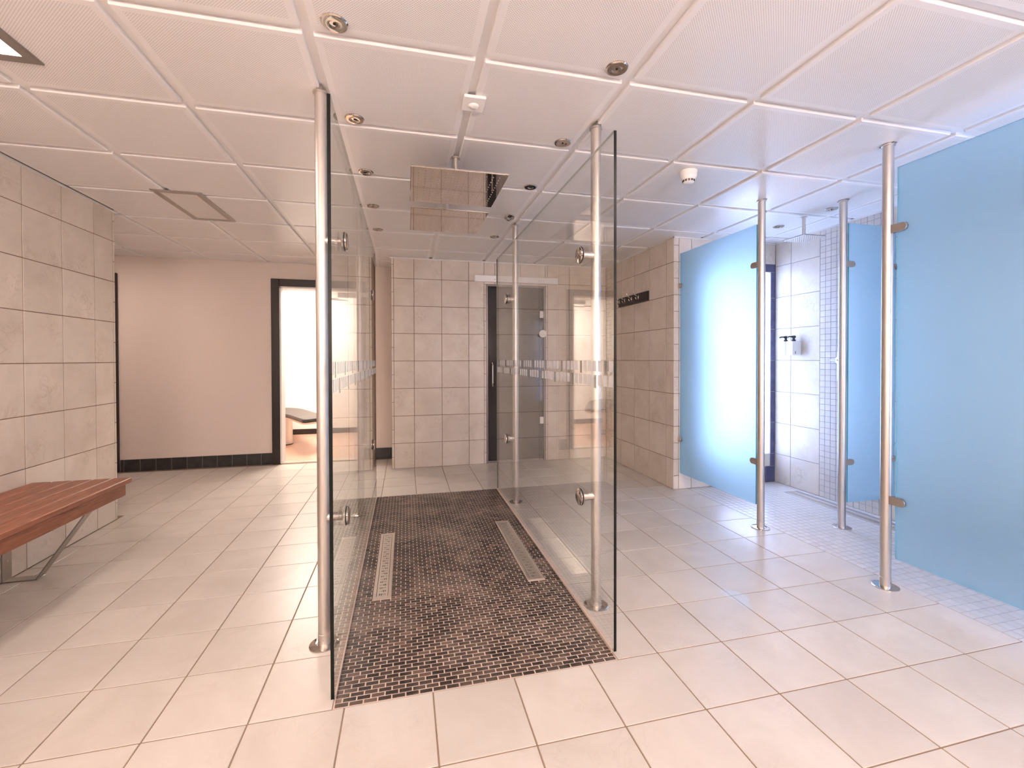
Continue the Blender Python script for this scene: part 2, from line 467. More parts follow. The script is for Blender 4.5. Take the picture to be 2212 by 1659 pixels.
ww = MB().box((3.634, 2.0+R, 2.12), (4.34, 2.25, H+.1)).box((3.634, 2.0+R, 0), (4.34, 2.25, .277)).box((3.634, 2.0+R, .277), (3.705, 2.25, 2.12)).box((4.28, 2.0+R, .277), (4.34, 2.25, 2.12)).box((3.705, 2.0+R, 2.044), (4.28, 2.25, 2.12))
wwin = struct('wall_window', ww, 'pale_grout', 'end wall of the shower cubicle with the glass block window', 'wall')
wall_tiles(wwin, 'y', 2.0, -1, [3.90, 4.20], 3.634, 4.333, ZL, 2.12, H)
for (u0, u1) in ((3.634, 3.705), (4.279, 4.333)):
    wall_tiles(wwin, 'y', 2.0, -1, [], u0, u1, ZL, .155, 2.044, 'navy_tile')
wall_tiles(wwin, 'y', 2.0, -1, [3.9, 4.1], 3.634, 4.333, [], 2.044, 2.12, 'navy_tile')
wall_tiles(wwin, 'y', 2.0, -1, [3.83, 4.03, 4.23], 3.634, 4.333, [], 0, .155, 'navy_tile')
wall_tiles(wwin, 'y', 2.0, -1, [3.9, 4.09], 3.705, 4.279, [], .155, .277, 'pale_mosaic')

wsh = struct('wall_shower', MB().box((4.333+R, SY0-.3, 0), (4.55, 2.25, H+.1)), 'pale_grout', 'long tiled back wall of the shower cubicles', 'wall')
YS = [1.813 - T*k for k in range(0, 2)]
wall_tiles(wsh, 'x', 4.333, -1, [1.82], 1.52, 2.0, ZL, 0, H)
strip = [(1.52 - .0505*k, 1.52 - .0505*(k+1)) for k in range(10)]
zr = [(.0505*k, min(.0505*(k+1), H)) for k in range(46)]
far = MB(); c = 0
for k, (u1, u0) in enumerate(strip):
    for i, (z0, z1) in enumerate(zr):
        a, b = (4.333, u0+.0016, z0+.0016), (4.34, u1-.0016, z1-.0016)
        if k < 6 and c < 276: piece('mosaic_tile', a, b, 'pale_mosaic', wsh, .0008); c += 1
        else: far.box(a, b, .0008)
tag(far.build('mosaic_field', 'pale_mosaic', wsh), kind='stuff')
wall_tiles(wsh, 'x', 4.333, -1, [.714 - T*k for k in range(0, 7)], SY0, 1.015, ZL, 0, H)
# far end of the cubicles, mirror image of the window wall
we = struct('wall_cubicle_end', MB().box((3.217, SY0-.25, 0), (3.705, SY0-R, H+.1)).box((3.705, SY0-.25, 2.044), (4.34, SY0-R, H+.1)).box((3.705, SY0-.25, 0), (4.34, SY0-R, .277)), 'pale_grout', 'far end wall of the shower cubicles behind the wide frosted screen', 'wall')
wall_tiles(we, 'y', SY0, 1, [3.40], 3.217, 3.705, ZL, 0, H)
wall_tiles(we, 'y', SY0, 1, [4.0], 3.705, 4.333, [], 2.044, H)
wall_tiles(we, 'y', SY0, 1, [4.0], 3.705, 4.333, [], 0, .277, 'navy_tile')
# enclosing walls behind the camera
struct('wall_near_right', MB().box((3.217, YB, 0), (3.45, SY0-.25, H+.1)), 'wall_tile', 'tiled wall beyond the cubicles, out of view', 'wall')
struct('wall_rear', MB().box((-1.55, YB-.2, 0), (3.45, YB, H+.1)), 'plaster', 'plain wall behind the viewer', 'wall')
# plain far wall with doorway
DX0, DX1, DZ = -.584, .272, 2.045
wb = MB().box((XL-.2, 4.0, 0), (DX0, 4.12, H+.1)).box((DX0, 4.0, DZ), (DX1, 4.12, H+.1)).box((DX1, 4.0, 0), (3.5, 4.12, H+.1))
struct('wall_back', wb, 'plaster', 'plain pinkish beige wall round the lit doorway', 'wall')
struct('wall_corridor', MB().box((XL-.2, 2.1, 0), (XL, 4.0, H+.1)).box((XL-.2, 2.1, 0), (-1.55, 2.345, H+.1)), 'plaster', 'side walls of the passage behind the bench wall', 'wall')
# skirting tiles of the far wall
bb = struct('baseboard_back', MB().box((-2.165, 3.990, 0), (-.678, 3.999, .131)).box((.365, 3.990, 0), (.67, 3.999, .131)), 'pale_grout', 'row of dark slate skirting tiles along the plain wall', 'skirting')
sk = [-2.131 + .1487*k for k in range(0, 10)]
for (a, b) in frange(sk, -2.165, -.678): piece('tile', (a+.0015, 3.988, .001), (b-.0015, 3.998, .130), 'slate', bb)
for (a, b) in frange([.627], .365, .67): piece('tile', (a+.0015, 3.988, .001), (b-.0015, 3.998, .130), 'slate', bb)

# ---- doorway to the bright room
d2 = tag(link('door_2', None, None, (DX0, 4.0, 0)), 'black-framed doorway open to the bright room', 'doorway', kind='structure')
def part_at(root, mb, name, m, smooth=False):
    o = mb.build(name, m, root, smooth); o.location = tuple(-v for v in root.location); return o
part_at(d2, MB().box((-.676, 3.975, 0), (-.590, 4.0, 2.135), .004), 'jamb', 'black_wood')
part_at(d2, MB().box((.277, 3.975, 0), (.362, 4.0, 2.135), .004), 'jamb', 'black_wood')
part_at(d2, MB().box((-.590, 3.975, 2.05), (.277, 4.0, 2.135), .004), 'head', 'black_wood')
part_at(d2, MB().box((-.590, 3.98, 0), (-.572, 4.14, DZ)), 'lining', 'white')
part_at(d2, MB().box((.260, 3.98, 0), (.278, 4.14, DZ)), 'lining', 'white')
part_at(d2, MB().box((-.590, 3.98, DZ-.014), (.278, 4.14, DZ+.004)), 'lining', 'white')
part_at(d2, MB().box((-.572, 4.0, -.004), (.260, 4.12, .004)), 'threshold', 'grate')
cl = part_at(d2, MB().box((.02, 4.145, 1.965), (.25, 4.19, 2.025), .004), 'door_closer', 'white_plastic')
c2 = MB().tube([(.03, 4.165, 1.955), (-.10, 4.24, 1.952), (.12, 4.30, 1.95)], .008, 8).build('closer_arm', 'steel', cl)
# closed black door further left, mostly hidden by the tiled wall
d3 = tag(link('door_3', None, None, (-2.21, 4.0, 0)), 'edge of a black door frame beside the tiled wall corner', 'door', kind='structure')
part_at(d3, MB().box((-2.262, 3.972, 0), (-2.172, 4.0, 2.135), .004), 'jamb', 'black_wood')
part_at(d3, MB().box((XL, 3.972, 2.05), (-2.262, 4.0, 2.135), .004), 'head', 'black_wood')
part_at(d3, MB().box((XL, 3.985, .005), (-2.264, 4.0, 2.048), .002), 'leaf', 'black_wood')

# ---- bright changing room behind the doorway
IX0, IX1, IY1, IH = -2.4, 2.0, 6.13, 2.42
fi = struct('floor_room', MB().box((IX0-.1, 4.06, -.12), (IX1+.1, IY1+.1, -.003)), 'laminate', 'pinkish laminate floor of the bright room', 'floor')
for k in range(12):
    y0 = 4.125 + .167*k; y1 = min(y0+.165, IY1)
    if y1 - y0 > .02:
        o = (k*.53) % 1.2
        for (a, b) in frange([IX0+o+1.2*q for q in range(-1, 5)], IX0, IX1): piece('plank', (a+.0008, y0, -.010), (b-.0008, y1, -.001), 'laminate', fi, .0006)
struct('wall_room', MB().box((IX0-.1, IY1, 0), (IX1+.1, IY1+.1, IH+.1)).box((IX0-.1, 4.12, 0), (IX0, IY1, IH+.1)).box((IX1, 4.12, 0), (IX1+.1, IY1, IH+.1)), 'room_white', 'white walls of the bright room through the doorway', 'wall')
struct('ceiling_room', MB().box((IX0-.1, 4.12, IH), (IX1+.1, IY1+.1, IH+.1)), 'room_white', 'white ceiling of the bright room', 'ceiling')
struct('baseboard_room', MB().box((IX0, IY1-.014, 0), (IX1, IY1, .085), .002), 'black_wood', 'dark skirting along the white wall of the bright room', 'skirting')

# ---- ceiling of lay-in perforated panels
cz = H + .012
cb = MB().box((XL, YB, cz+.004), (XR+.2, 4.06, cz+.12))
ceiling = struct('ceiling', cb, 'ceil_bar', 'suspended ceiling of white perforated metal panels', 'ceiling')
zones = [(-1.31, 3.215, YB, 2.345), (XL, 3.215, 2.345, 3.42), (XL, .67, 3.42, 4.0), (3.215, 4.333, SY0, 2.0)]
gx = [1.096 + .6*k for k in range(-8, 8)]; gy = [.022 + .6*k for k in range(-6, 9)]
BW = .017
for i in range(len(gx)-1):
    for j in range(len(gy)-1):
        x0, x1, y0, y1 = gx[i], gx[i+1], gy[j], gy[j+1]
        bb_ = None
        for (a, b, c_, d) in zones:
            u0, u1, v0, v1 = max(x0,a), min(x1,b), max(y0,c_), min(y1,d)
            if u1-u0 > .03 and v1-v0 > .03:
                bb_ = (u0,u1,v0,v1) if bb_ is None else (min(bb_[0],u0), max(bb_[1],u1), min(bb_[2],v0), max(bb_[3],v1))
        if bb_ is None: continue
        u0, u1, v0, v1 = bb_
        a = (u0 + (BW if abs(u0-x0) < 1e-6 else .004), v0 + (BW if abs(v0-y0) < 1e-6 else .004), H)
        b = (u1 - (BW if abs(u1-x1) < 1e-6 else .004), v1 - (BW if abs(v1-y1) < 1e-6 else .004), H+.020)
        if b[0]-a[0] < .02 or b[1]-a[1] < .02: continue
        piece('panel', a, b, 'panel', ceiling, .0035)
# metal edge angles round the ceiling
tr = 0
for a, b in [((-1.31, YB, H-.011), (-1.300, 2.345, H+.003)), ((-1.33, 2.345, H-.011), (-1.300, 2.355, H+.003)), ((.67, 3.410, H-.011), (3.215, 3.42, H+.003)), ((3.205, 1.99, H-.011), (3.215, 3.42, H+.003)), ((3.205, 1.99, H-.011), (4.333, 2.0, H+.003)), ((4.323, SY0, H-.011), (4.333, 1.99, H+.003)), ((.660, 3.410, H-.011), (.670, 4.0, H+.003))]:
    tr += 1; struct('trim_%d' % tr, MB().box(a, b, .001), 'white', 'thin white metal angle where the ceiling meets a wall', 'trim')

# ---- dark glass door in the centre wall
d1 = tag(link('door_1', None, None, (1.724, 3.45, 0)), 'dark tinted glass door in the tiled centre wall', 'door', kind='structure')
part_at(d1, MB().box((1.724, 3.425, 0), (1.746, 3.50, 2.066), .002), 'door_frame', 'frame_grey')
part_at(d1, MB().box((2.418, 3.425, 0), (2.440, 3.50, 2.066), .002), 'door_frame', 'frame_grey')
part_at(d1, MB().box((1.746, 3.425, 2.044), (2.418, 3.50, 2.066), .002), 'door_frame', 'frame_grey')
part_at(d1, MB().box((1.748, 3.455, .03), (2.416, 3.467, 2.042)), 'pane', 'door_glass')
part_at(d1, MB().box((1.748, 3.44, 0), (2.416, 3.48, .024), .002), 'threshold', 'frame_grey')
part_at(d1, MB().tube([(1.796, 3.453, .890), (1.796, 3.415, .895), (1.796, 3.405, .925), (1.796, 3.405, 1.135), (1.796, 3.415, 1.162), (1.796, 3.453, 1.167)], .0095, 12), 'handle', 'polished', True)
for z in (1.735, .475):
    hg = part_at(d1, MB().box((2.375, 3.440, z-.040), (2.432, 3.456, z+.040), .002), 'hinge', 'white_plastic')
    MB().tube([(2.424, 3.436, z-.03), (2.424, 3.436, z+.03)], .010, 10).build('hinge_pin', 'white_plastic', hg, True)
part_at(d1, MB().prism([(2.375, 1.49), (2.395, 1.445), (2.43, 1.445), (2.43, 1.565), (2.41, 1.565), (2.395, 1.535)], 0, 1, 'z') if False else
        MB().lathe([(.020, 3.452), (.022, 3.440), (.045, 3.425), (.045, 3.418)], 'y', (2.405, 0, 1.505), 20), 'door_knob', 'white_plastic', True)
void = struct('dark_steam_room', MB().box((1.724, 3.52, 0), (2.44, 3.99, 2.07)), 'dark_hole', 'darkness behind the tinted door', 'wall')  # solid black block painted as the shade of the unlit room
rl = thing('rail_cover', (1.588, 3.40, 2.12), 'long white rail cover above the dark glass door', 'rail')
part_at(rl, MB().box((1.588, 3.385, 2.090), (2.585, 3.419, 2.162), .003), 'cover', 'white_plastic')
for x in (1.82, 2.35): part_at(rl, MB().lathe([(.005, 3.386), (.005, 3.3835), (.003, 3.383)], 'y', (x, 0, 2.118), 12), 'screw', 'bracket')

# ---- glass block window (daylight)
w1 = tag(link('window_1', None, None, (3.99, 2.05, 1.16)), 'tall glass block window lit by daylight in the shower cubicle', 'window', kind='structure')
for (nm, yy0, yy1) in (('window_1', 2.012, 2.09),):
    for i in range(3):
        for k in range(9):
            x0 = 3.705 + .1917*i; z0 = .277 + .1963*k
            o = piece('glass_block', (x0+.004, yy0, z0+.004), (x0+.1877, yy1, z0+.1923), 'glass_block', w1, .004)
            o.location = tuple(o.location[q]-w1.location[q] for q in range(3))
part_at(w1, MB().box((3.705, 2.03, .277), (4.28, 2.075, 2.044)), 'mortar', 'white')
w2 = tag(link('window_2', None, None, (4.0, SY0-.05, 1.16)), 'second glass block window behind the wide frosted screen', 'window', kind='structure')
for i in range(3):
    for k in range(9):
        x0 = 3.715 + .205*i; z0 = .277 + .1963*k
        o = piece('glass_block', (x0+.004, SY0-.09, z0+.004), (x0+.200, SY0-.012, z0+.1923), 'glass_block', w2, .008)
        o.location = tuple(o.location[q]-w2.location[q] for q in range(3))
part_at(w2, MB().box((3.705, SY0-.075, .277), (4.34, SY0-.03, 2.044)), 'mortar', 'white')

# ================================================================== THINGS
# ---- posts, standoffs and clear glass screens
PR = .0245
def post(root, x, y, lean=0):
    t = part_at(root, MB().lathe([(PR, .0), (PR, H-.012)], 'z', (x, y, 0), 32), 'post', 'steel', True)
    MB().lathe([(.060, 0), (.060, .0035), (.055, .006), (.030, .007), (.030, .007)], 'z', (x, y, 0), 40).build('base_flange', 'polished', t, True)
    MB().lathe([(PR+.0012, .006), (PR+.0012, .050), (PR, .051)], 'z', (x, y, 0), 32).build('base_sleeve', 'steel', t, True)
    MB().lathe([(PR, H-.012), (PR+.006, H-.010), (PR+.006, H-.003), (PR, H)], 'z', (x, y, 0), 32).build('ceiling_collar', 'steel', t, True)
    MB().lathe([(.0025, 0), (.0025, .0012)], 'x', (x+.0, y-PR-.001, .03), 8).build('screw', 'dark_hole', t)
    MB().box((x-.012, y-.035, H-.006), (x+.012, y+.035, H+.013)).build('ceiling_bracket', 'bracket', t)
    return t
def clear_screen(x, px, y0, y1, ys_, side, label):
    r = thing('glass_screen', (x, (y0+y1)/2, 0), label, 'glass screen', 'clear glass screens beside the dark mosaic')
    th = .006
    g = MB(); g.box((x-th, y0, .012), (x+th, y1, 2.125))
    for i, f in enumerate(g.f):
        n = (Vector(g.v[f[1]])-Vector(g.v[f[0]])).cross(Vector(g.v[f[2]])-Vector(g.v[f[1]]))
        n.normalize(); g.m[i] = 0 if abs(n.x) > .9 else (1 if abs(n.y) > .9 else 2)
    pane = part_at(r, g, 'pane', ['clear_glass', 'glass_edge', 'glass_top'])
    for py in ys_:
        post(r, px, py)
        for z in (1.705, .54):
            inner = x + side*.0065
            a = part_at(r, MB().tube([(px + side*.01, py, z), (x - side*.0065, py, z)], .0185, 20), 'standoff', 'steel', True)
            lo, hi = sorted((inner, inner+side*.012))
            MB().lathe([(.034, lo), (.039, lo+.003), (.039, hi-.003), (.033, hi)], 'x', (0, py, z), 32).build('cap', 'polished', a, True)
            lo2, hi2 = sorted((inner-side*.001, inner+side*.0015))
            MB().lathe([(.0405, lo2), (.0405, hi2)], 'x', (0, py, z), 28).build('gasket', 'rubber', a, True)
    # two rows of frosted squares on the room face
    face = x + side*(th+.0004)
    def squares(z0, z1, start, dark):
        k = 0; y = y0 + start
        while y < y1 - .05:
            wd = .037
            lo, hi = sorted((face, face+side*.0004))
            d = k % 5 == dark
            zz = z0 - .012 if d else z0
            sq = piece('frosted_square', (lo, y, zz), (hi, y+wd*(.62 if d else 1), z1), 'decal_dark' if d else 'decal', r, 0)
            sq.location = tuple(sq.location[i]-r.location[i] for i in range(3))
            y += .0545; k += 1
    squares(1.151, 1.197, .006, 1); squares(1.088, 1.134, .006, 3)
    part_at(r, MB().box((x-.008, y0+.02, .0), (x+.008, y1-.01, .0125)), 'sealant_bead', 'mosaic_grout')
    return r
clear_screen(.563, .478, .03, 2.40, (.383, 2.0), 1, 'clear glass screen on steel posts, on the bench side of the dark mosaic')
clear_screen(1.643, 1.718, .03, 2.40, (.383, 2.0), -1, 'clear glass screen on steel posts, between dark mosaic and coat hooks')

# ---- frosted cubicle screens
def pill(x0, x1, zc, hh, n=8):
    """outline of a clamp: square at x0, round at x1 (in the plane u,z)"""
    s = 1 if x1 > x0 else -1; r = hh
    pts = [(x0, zc-r)]
    pts += [(x1 - s*r + s*r*math.sin(math.pi*k/n), zc - r*math.cos(math.pi*k/n)) for k in range(n+1)]
    pts += [(x0, zc+r)]
    return pts
def frosted_screen(label, axis, plane, u0, u1, z0, z1, postxy, postedge, walledge):
    r = thing('frosted_screen', (postxy[0], postxy[1], 0), label, 'frosted screen', 'frosted blue screens of the shower cubicles')
    th = .005
    g = MB()
    if axis == 'x': g.box((plane-th, u0, z0), (plane+th, u1, z1))
    else: g.box((u0, plane-th, z0), (u1, plane+th, z1))
    ai = 0 if axis == 'x' else 1
    for i, f in enumerate(g.f):
        n = (Vector(g.v[f[1]])-Vector(g.v[f[0]])).cross(Vector(g.v[f[2]])-Vector(g.v[f[1]])).normalized()
        g.m[i] = 0 if abs(n[ai]) > .9 else 1
    part_at(r, g, 'pane', ['frosted', 'aqua_edge'])
    post(r, *postxy)
    s = 1 if u1 > u0 and postedge == u0 else -1
    for z in (1.875, .465):
        for (lo, hi) in ((plane-th-.009, plane-th), (plane+th, plane+th+.009)):
            pc = postxy[1] if axis == 'x' else postxy[0]
            start = pc + s*PR*.5
            pts = pill(start, postedge + s*.048, z, .021)
            if axis == 'x': m = MB().prism([(a, b) for a, b in pts], lo, hi, 'x')
            else: m = MB().prism([(b, a) for a, b in pts], lo, hi, 'y')
            part_at(r, m, 'clamp', 'clamp', True)
        if walledge is not None:
            for (lo, hi) in ((plane-th-.008, plane-th), (plane+th, plane+th+.008)):
                pts = pill(walledge[0], walledge[0] - s*.045, z, .020)
                if axis == 'x': m = MB().prism(pts, lo, hi, 'x')
                else: m = MB().prism([(b, a) for a, b in pts], lo, hi, 'y')
                part_at(r, m, 'wall_clip', 'clamp', True)
    return r
frosted_screen('frosted blue screen in front of the glowing window, fixed to tiled corner', 'x', 3.272, 1.072, 1.978, .155, 2.165, (3.272, 1.030), 1.072, (2.0,))
frosted_screen('wide frosted blue screen cut off by the right edge of the photo', 'x', 3.282, -.80, .142, .170, 2.185, (3.279, .190), .142, None)
frosted_screen('narrow frosted blue partition set crosswise between the two shower cubicles', 'y', .90, 3.885, 4.318, .175, 2.165, (3.838, .90), 3.885, (4.333,))

# ---- ceiling lamps
def ceiling_lamp(x0, y0, x1, y1, on, label):
    r = thing('ceiling_light', ((x0+x1)/2, (y0+y1)/2, H), label, 'ceiling light', 'recessed rectangular ceiling lights')
    m = MB(); f = .042
    m.box((x0, y0, H-.007), (x0+f, y1, H+.002), .001).box((x1-f, y0, H-.007), (x1, y1, H+.002), .001)
    m.box((x0+f, y0, H-.007), (x1-f, y0+f, H+.002), .001).box((x0+f, y1-f, H-.007), (x1-f, y1, H+.002), .001)
    part_at(r, m, 'frame', 'bracket')
    part_at(r, MB().box((x0+f, y0+f, H-.005), (x1-f, y1-f, H+.001)), 'diffuser', 'lamp_on' if on else 'lamp_off')
ceiling_lamp(-.802, 1.760, -.505, 2.395, False, 'unlit rectangular ceiling light above the passage by the doorway')
ceiling_lamp(-.800, -.205, -.500, .432, True, 'lit ceiling light cut off at the upper left corner')
ceiling_lamp(-.800, -2.16, -.500, -1.53, True, 'lit ceiling light behind the viewer on the bench side')
ceiling_lamp(2.05, -1.30, 2.35, -.67, True, 'lit ceiling light behind the viewer near the cubicles')
ceiling_lamp(.62, -2.75, .92, -2.12, True, 'lit ceiling light near the wall behind the viewer')
ceiling_lamp(-2.35, 2.60, -2.05, 3.23, True, 'added fill light in the passage hidden by the tiled wall')  # unseen lamp added to brighten the far wall
def wall_fill(x, label):  # unseen fill panels added to lift the ceiling and far walls
    r = thing('fill_light', (x, YB, 1.6), label, 'fill light', 'added fill lights behind the viewer')
    part_at(r, MB().box((x-.62, YB+.001, 1.50), (x+.62, YB+.05, 1.74), .004), 'housing', 'white')
    part_at(r, MB().box((x-.60, YB+.05, 1.52), (x+.60, YB+.056, 1.72)), 'diffuser', 'wall_fill_on')
wall_fill(-.35, 'long added fill light behind the viewer on the bench side')
wall_fill(2.15, 'long added fill light behind the viewer on the cubicle side')
# lamp of the bright room
rl2 = thing('room_light', (-.3, 5.1, IH), 'ceiling light of the bright room, above the doorway head', 'ceiling light')
part_at(rl2, MB().box((-.9, 4.6, IH-.03), (.3, 5.6, IH), .004), 'housing', 'white')
part_at(rl2, MB().box((-.87, 4.63, IH-.034), (.27, 5.57, IH-.029)), 'diffuser', 'room_lamp_on')

# ---- spotlights
def spot(x, y, label, tilt=False):
    r = thing('spotlight', (x, y, H), label, 'spotlight', 'small round steel ceiling spotlights')
    z = H - (.006 if tilt else 0)
    m = MB()
    prof = [(.017, H-.0075), (.020, H-.0085), (.040, H-.0065), (.0435, H-.0025), (.0435, H+.001), (.017, H+.001), (.017, H-.0075)]
    n = 36; vs = []; fs = []
    for (rr, h) in prof:
        for k in range(n):
            a = 2*math.pi*k/n; vs.append((x+rr*math.cos(a), y+rr*math.sin(a), h - (.012*(1+math.sin(a)*.9) if tilt else 0)))
    for i in range(len(prof)-1):
        for k in range(n): fs.append((i*n+k, (i+1)*n+k, (i+1)*n+(k+1)%n, i*n+(k+1)%n))
    m.add(vs, fs); part_at(r, m, 'ring', 'polished', True)
    dz = -.012 if tilt else 0
    part_at(r, MB().lathe([(.0165, H-.0045+dz), (.012, H-.0025+dz), (.004, H-.002+dz)], 'z', (x, y, 0), 20), 'reflector', 'mirror', True)
    part_at(r, MB().lathe([(.0045, H-.0065+dz), (.006, H-.0025+dz)], 'z', (x, y, 0), 12), 'bulb', 'dark_hole', True)
    if tilt: part_at(r, MB().lathe([(.036, H-.001), (.036, H+.0005)], 'z', (x, y, 0), 24), 'recess', 'dark_hole')
order = ['nearest', 'second', 'third', 'fourth', 'farthest']
for k in range(5):
    spot(.594, -.040 + .603*k, '%s spotlight of the row over the bench-side glass screen' % order[k])
    spot(1.612, -.045 + .603*k, ('loose spotlight hanging out of the ceiling beside the far post' if k == 3 else '%s spotlight of the row over the hook-side glass screen' % order[k]), k == 3)
spot(3.894, 1.518, 'spotlight between the cubicle shower head and the window')
spot(3.919, 1.061, 'spotlight beside the top of the middle steel post')

# ---- square overhead shower heads
def shower_head(cx, cy, z, s, rod_r, label, m_plate='mirror', tilt=0, group=None, nz=13):
    r = thing('overhead_shower', (cx, cy, H), label, 'shower head', group)
    part_at(r, MB().lathe([(rod_r, z+.018), (rod_r, H-.006), (rod_r*1.9, H-.005), (rod_r*1.9, H+.001)], 'z', (cx, cy, 0), 20), 'rod', 'steel', True)
    part_at(r, MB().lathe([(rod_r*1.7, z+.008), (rod_r*1.7, z+.018), (rod_r, z+.03)], 'z', (cx, cy, 0), 20), 'ball_joint', 'steel', True)
    p = part_at(r, MB().box((cx-s/2, cy-s/2, z), (cx+s/2, cy+s/2, z+.009), .002), 'plate', m_plate)
    mb = MB()
    for i in range(nz):
        for j in range(nz):
            x, y = cx + s*.9*((i+.5)/nz-.5), cy + s*.9*((j+.5)/nz-.5)
            mb.prism([(x+.0032*math.cos(a*math.pi/3), y+.0032*math.sin(a*math.pi/3)) for a in range(6)], z-.0022, z+.001)
    tag(mb.build('nozzles', 'bracket', p), kind='stuff')
shower_head(1.095, .862, 2.150, .495, .013, 'nearer of the two mirror-polished square shower heads over the mosaic', group='square ceiling shower heads over the mosaic')
shower_head(1.101, 1.468, 2.150, .492, .013, 'farther of the two mirror-polished square shower heads over the mosaic', group='square ceiling shower heads over the mosaic')
shower_head(3.885, 1.265, 2.150, .20, .012, 'small square shower head hanging in the shower cubicle', 'steel', nz=9)

# ---- sensor and smoke detector
r = thing('motion_sensor', (1.108, .318, H), 'white square motion sensor on the ceiling between the glass screens', 'sensor')
part_at(r, MB().box((1.064, .252, H-.012), (1.158, .362, H+.001), .003), 'housing', 'white_plastic')
part_at(r, MB().lathe([(.002, H-.021), (.010, H-.0205), (.018, H-.018), (.023, H-.014), (.024, H-.010)], 'z', (1.112, .315, 0), 28), 'dome', 'white_plastic', True)
r = thing('smoke_detector', (2.466, .722, H), 'round white smoke detector on the ceiling', 'smoke detector')
part_at(r, MB().lathe([(.050, H+.001), (.050, H-.003), (.046, H-.030), (.0475, H-.031), (.046, H-.036), (.034, H-.052), (.032, H-.066), (.024, H-.072), (.004, H-.073)][::-1], 'z', (2.466, .722, 0), 36), 'body', 'white_plastic', True)
for k in range(12):
    a = 2*math.pi*k/12
    for zz, rr in ((H-.056, .0335), (H-.062, .0326)):
        o = MB().box((-.0022, -.0062, -.0021), (.0016, .0062, .0021)).build('vent_slot', 'dark_hole', r)
        o.location = (rr*math.cos(a), rr*math.sin(a), zz-H); o.rotation_euler = (0, 0, a)

# ---- stainless floor drains
def drain(x0, y0, x1, y1, label, cols, rows, alongy=True):
    r = thing('floor_drain', ((x0+x1)/2, (y0+y1)/2, 0), label, 'floor drain', 'stainless slotted floor drains')
    part_at(r, MB().box((x0+.006, y0+.006, -.009), (x1-.006, y1-.006, -.0016)), 'channel', 'dark_hole')
    f = .015; m = MB()
    m.box((x0, y0, -.008), (x0+f, y1, .0022), .0008).box((x1-f, y0, -.008), (x1, y1, .0022), .0008)
    m.box((x0+f, y0, -.008), (x1-f, y0+f*1.5, .0022), .0008).box((x0+f, y1-f*1.5, -.008), (x1-f, y1, .0022), .0008)
    part_at(r, m, 'frame', 'grate')
    m = MB(); a0, a1, b0, b1 = x0+f+.002, x1-f-.002, y0+f*1.5+.002, y1-f*1.5-.002
    half = min(.0175*cols/4, (a1-a0)/2-.002); xm = (a0+a1)/2; pw = 2*half/cols; sw = pw*.42
    edges = [a0]
    for k in range(cols):
        xc = xm - half + (k+.5)*pw; edges += [xc-sw/2, xc+sw/2]
    edges.append(a1)
    for k in range(0, len(edges), 2): m.box((edges[k], b0, -.003), (edges[k+1], b1, .0008))
    pr = (b1-b0)/rows
    for k in range(cols):
        prev = b0
        for j in range(rows):
            big = (j + k//max(1, cols//2)) % 2 == 0; ln = pr*(.60 if big else .26); yc = b0 + (j+.5)*pr
            m.box((edges[2*k+1], prev, -.003), (edges[2*k+2], yc-ln/2, .0008)); prev = yc + ln/2
        m.box((edges[2*k+1], prev, -.003), (edges[2*k+2], b1, .0008))
    part_at(r, m, 'grating', 'grate')
drain(*drains[0], 'slotted steel floor drain on the bench side of the dark mosaic', 4, 25)
drain(*drains[1], 'slotted steel floor drain on the hook side of the dark mosaic', 4, 25)
drain(4.135, .22, 4.235, 1.68, 'long linear steel drain along the cubicle wall', 2, 44)

# ---- wooden bench on the left wall
BZ = .492
r = thing('wooden_bench', (-1.05, .6, 0), 'reddish teak slatted bench fixed to the tiled wall', 'bench')
for k in range(5):
    x0 = -1.302 + .101*k
    part_at(r, MB().box((x0, -1.2, BZ-.030), (x0+.0925, 1.545 + (.0 if k < 4 else 0.0), BZ), .004), 'slat', 'teak')
part_at(r, MB().box((-.850, -1.2, BZ-.100), (-.822, 1.515, BZ-.031), .003), 'apron', 'teak')
part_at(r, MB().box((-1.300, -1.2, BZ-.090), (-1.270, 1.515, BZ-.031), .003), 'rear_rail', 'teak')
def leg(y):
    w2_ = .029
    prof = [(-1.304, BZ-.032), (-1.304, .004), (-1.150, .004), (-.862, BZ-.045)]
    m = MB(); t = .006
    m.box((-1.308, y-w2_, .0), (-1.301, y+w2_, BZ-.032), .001)
    m.box((-1.308, y-w2_, .0006), (-1.150, y+w2_, .0065), .001)
    d = Vector((.298, 0, BZ-.05)).normalized(); nn = Vector((-d.z, 0, d.x))*t
    a0, a1 = Vector((-1.156, 0, .001)), Vector((-.858, 0, BZ-.049))
    vs = [];
    for yy in (y-w2_, y+w2_):
        for p in (a0, a1, a1+nn, a0+nn): vs.append((p.x, yy, p.z))
    m.add(vs, [(0,1,2,3), (7,6,5,4), (0,4,5,1), (1,5,6,2), (2,6,7,3), (3,7,4,0)])
    o = part_at(r, m, 'leg', 'bracket')
    MB().lathe([(.005, -1.3012), (.005, -1.299)], 'x', (0, y, .11), 10).build('bolt', 'steel', o)
for y in (1.37, .25, -.85): leg(y)

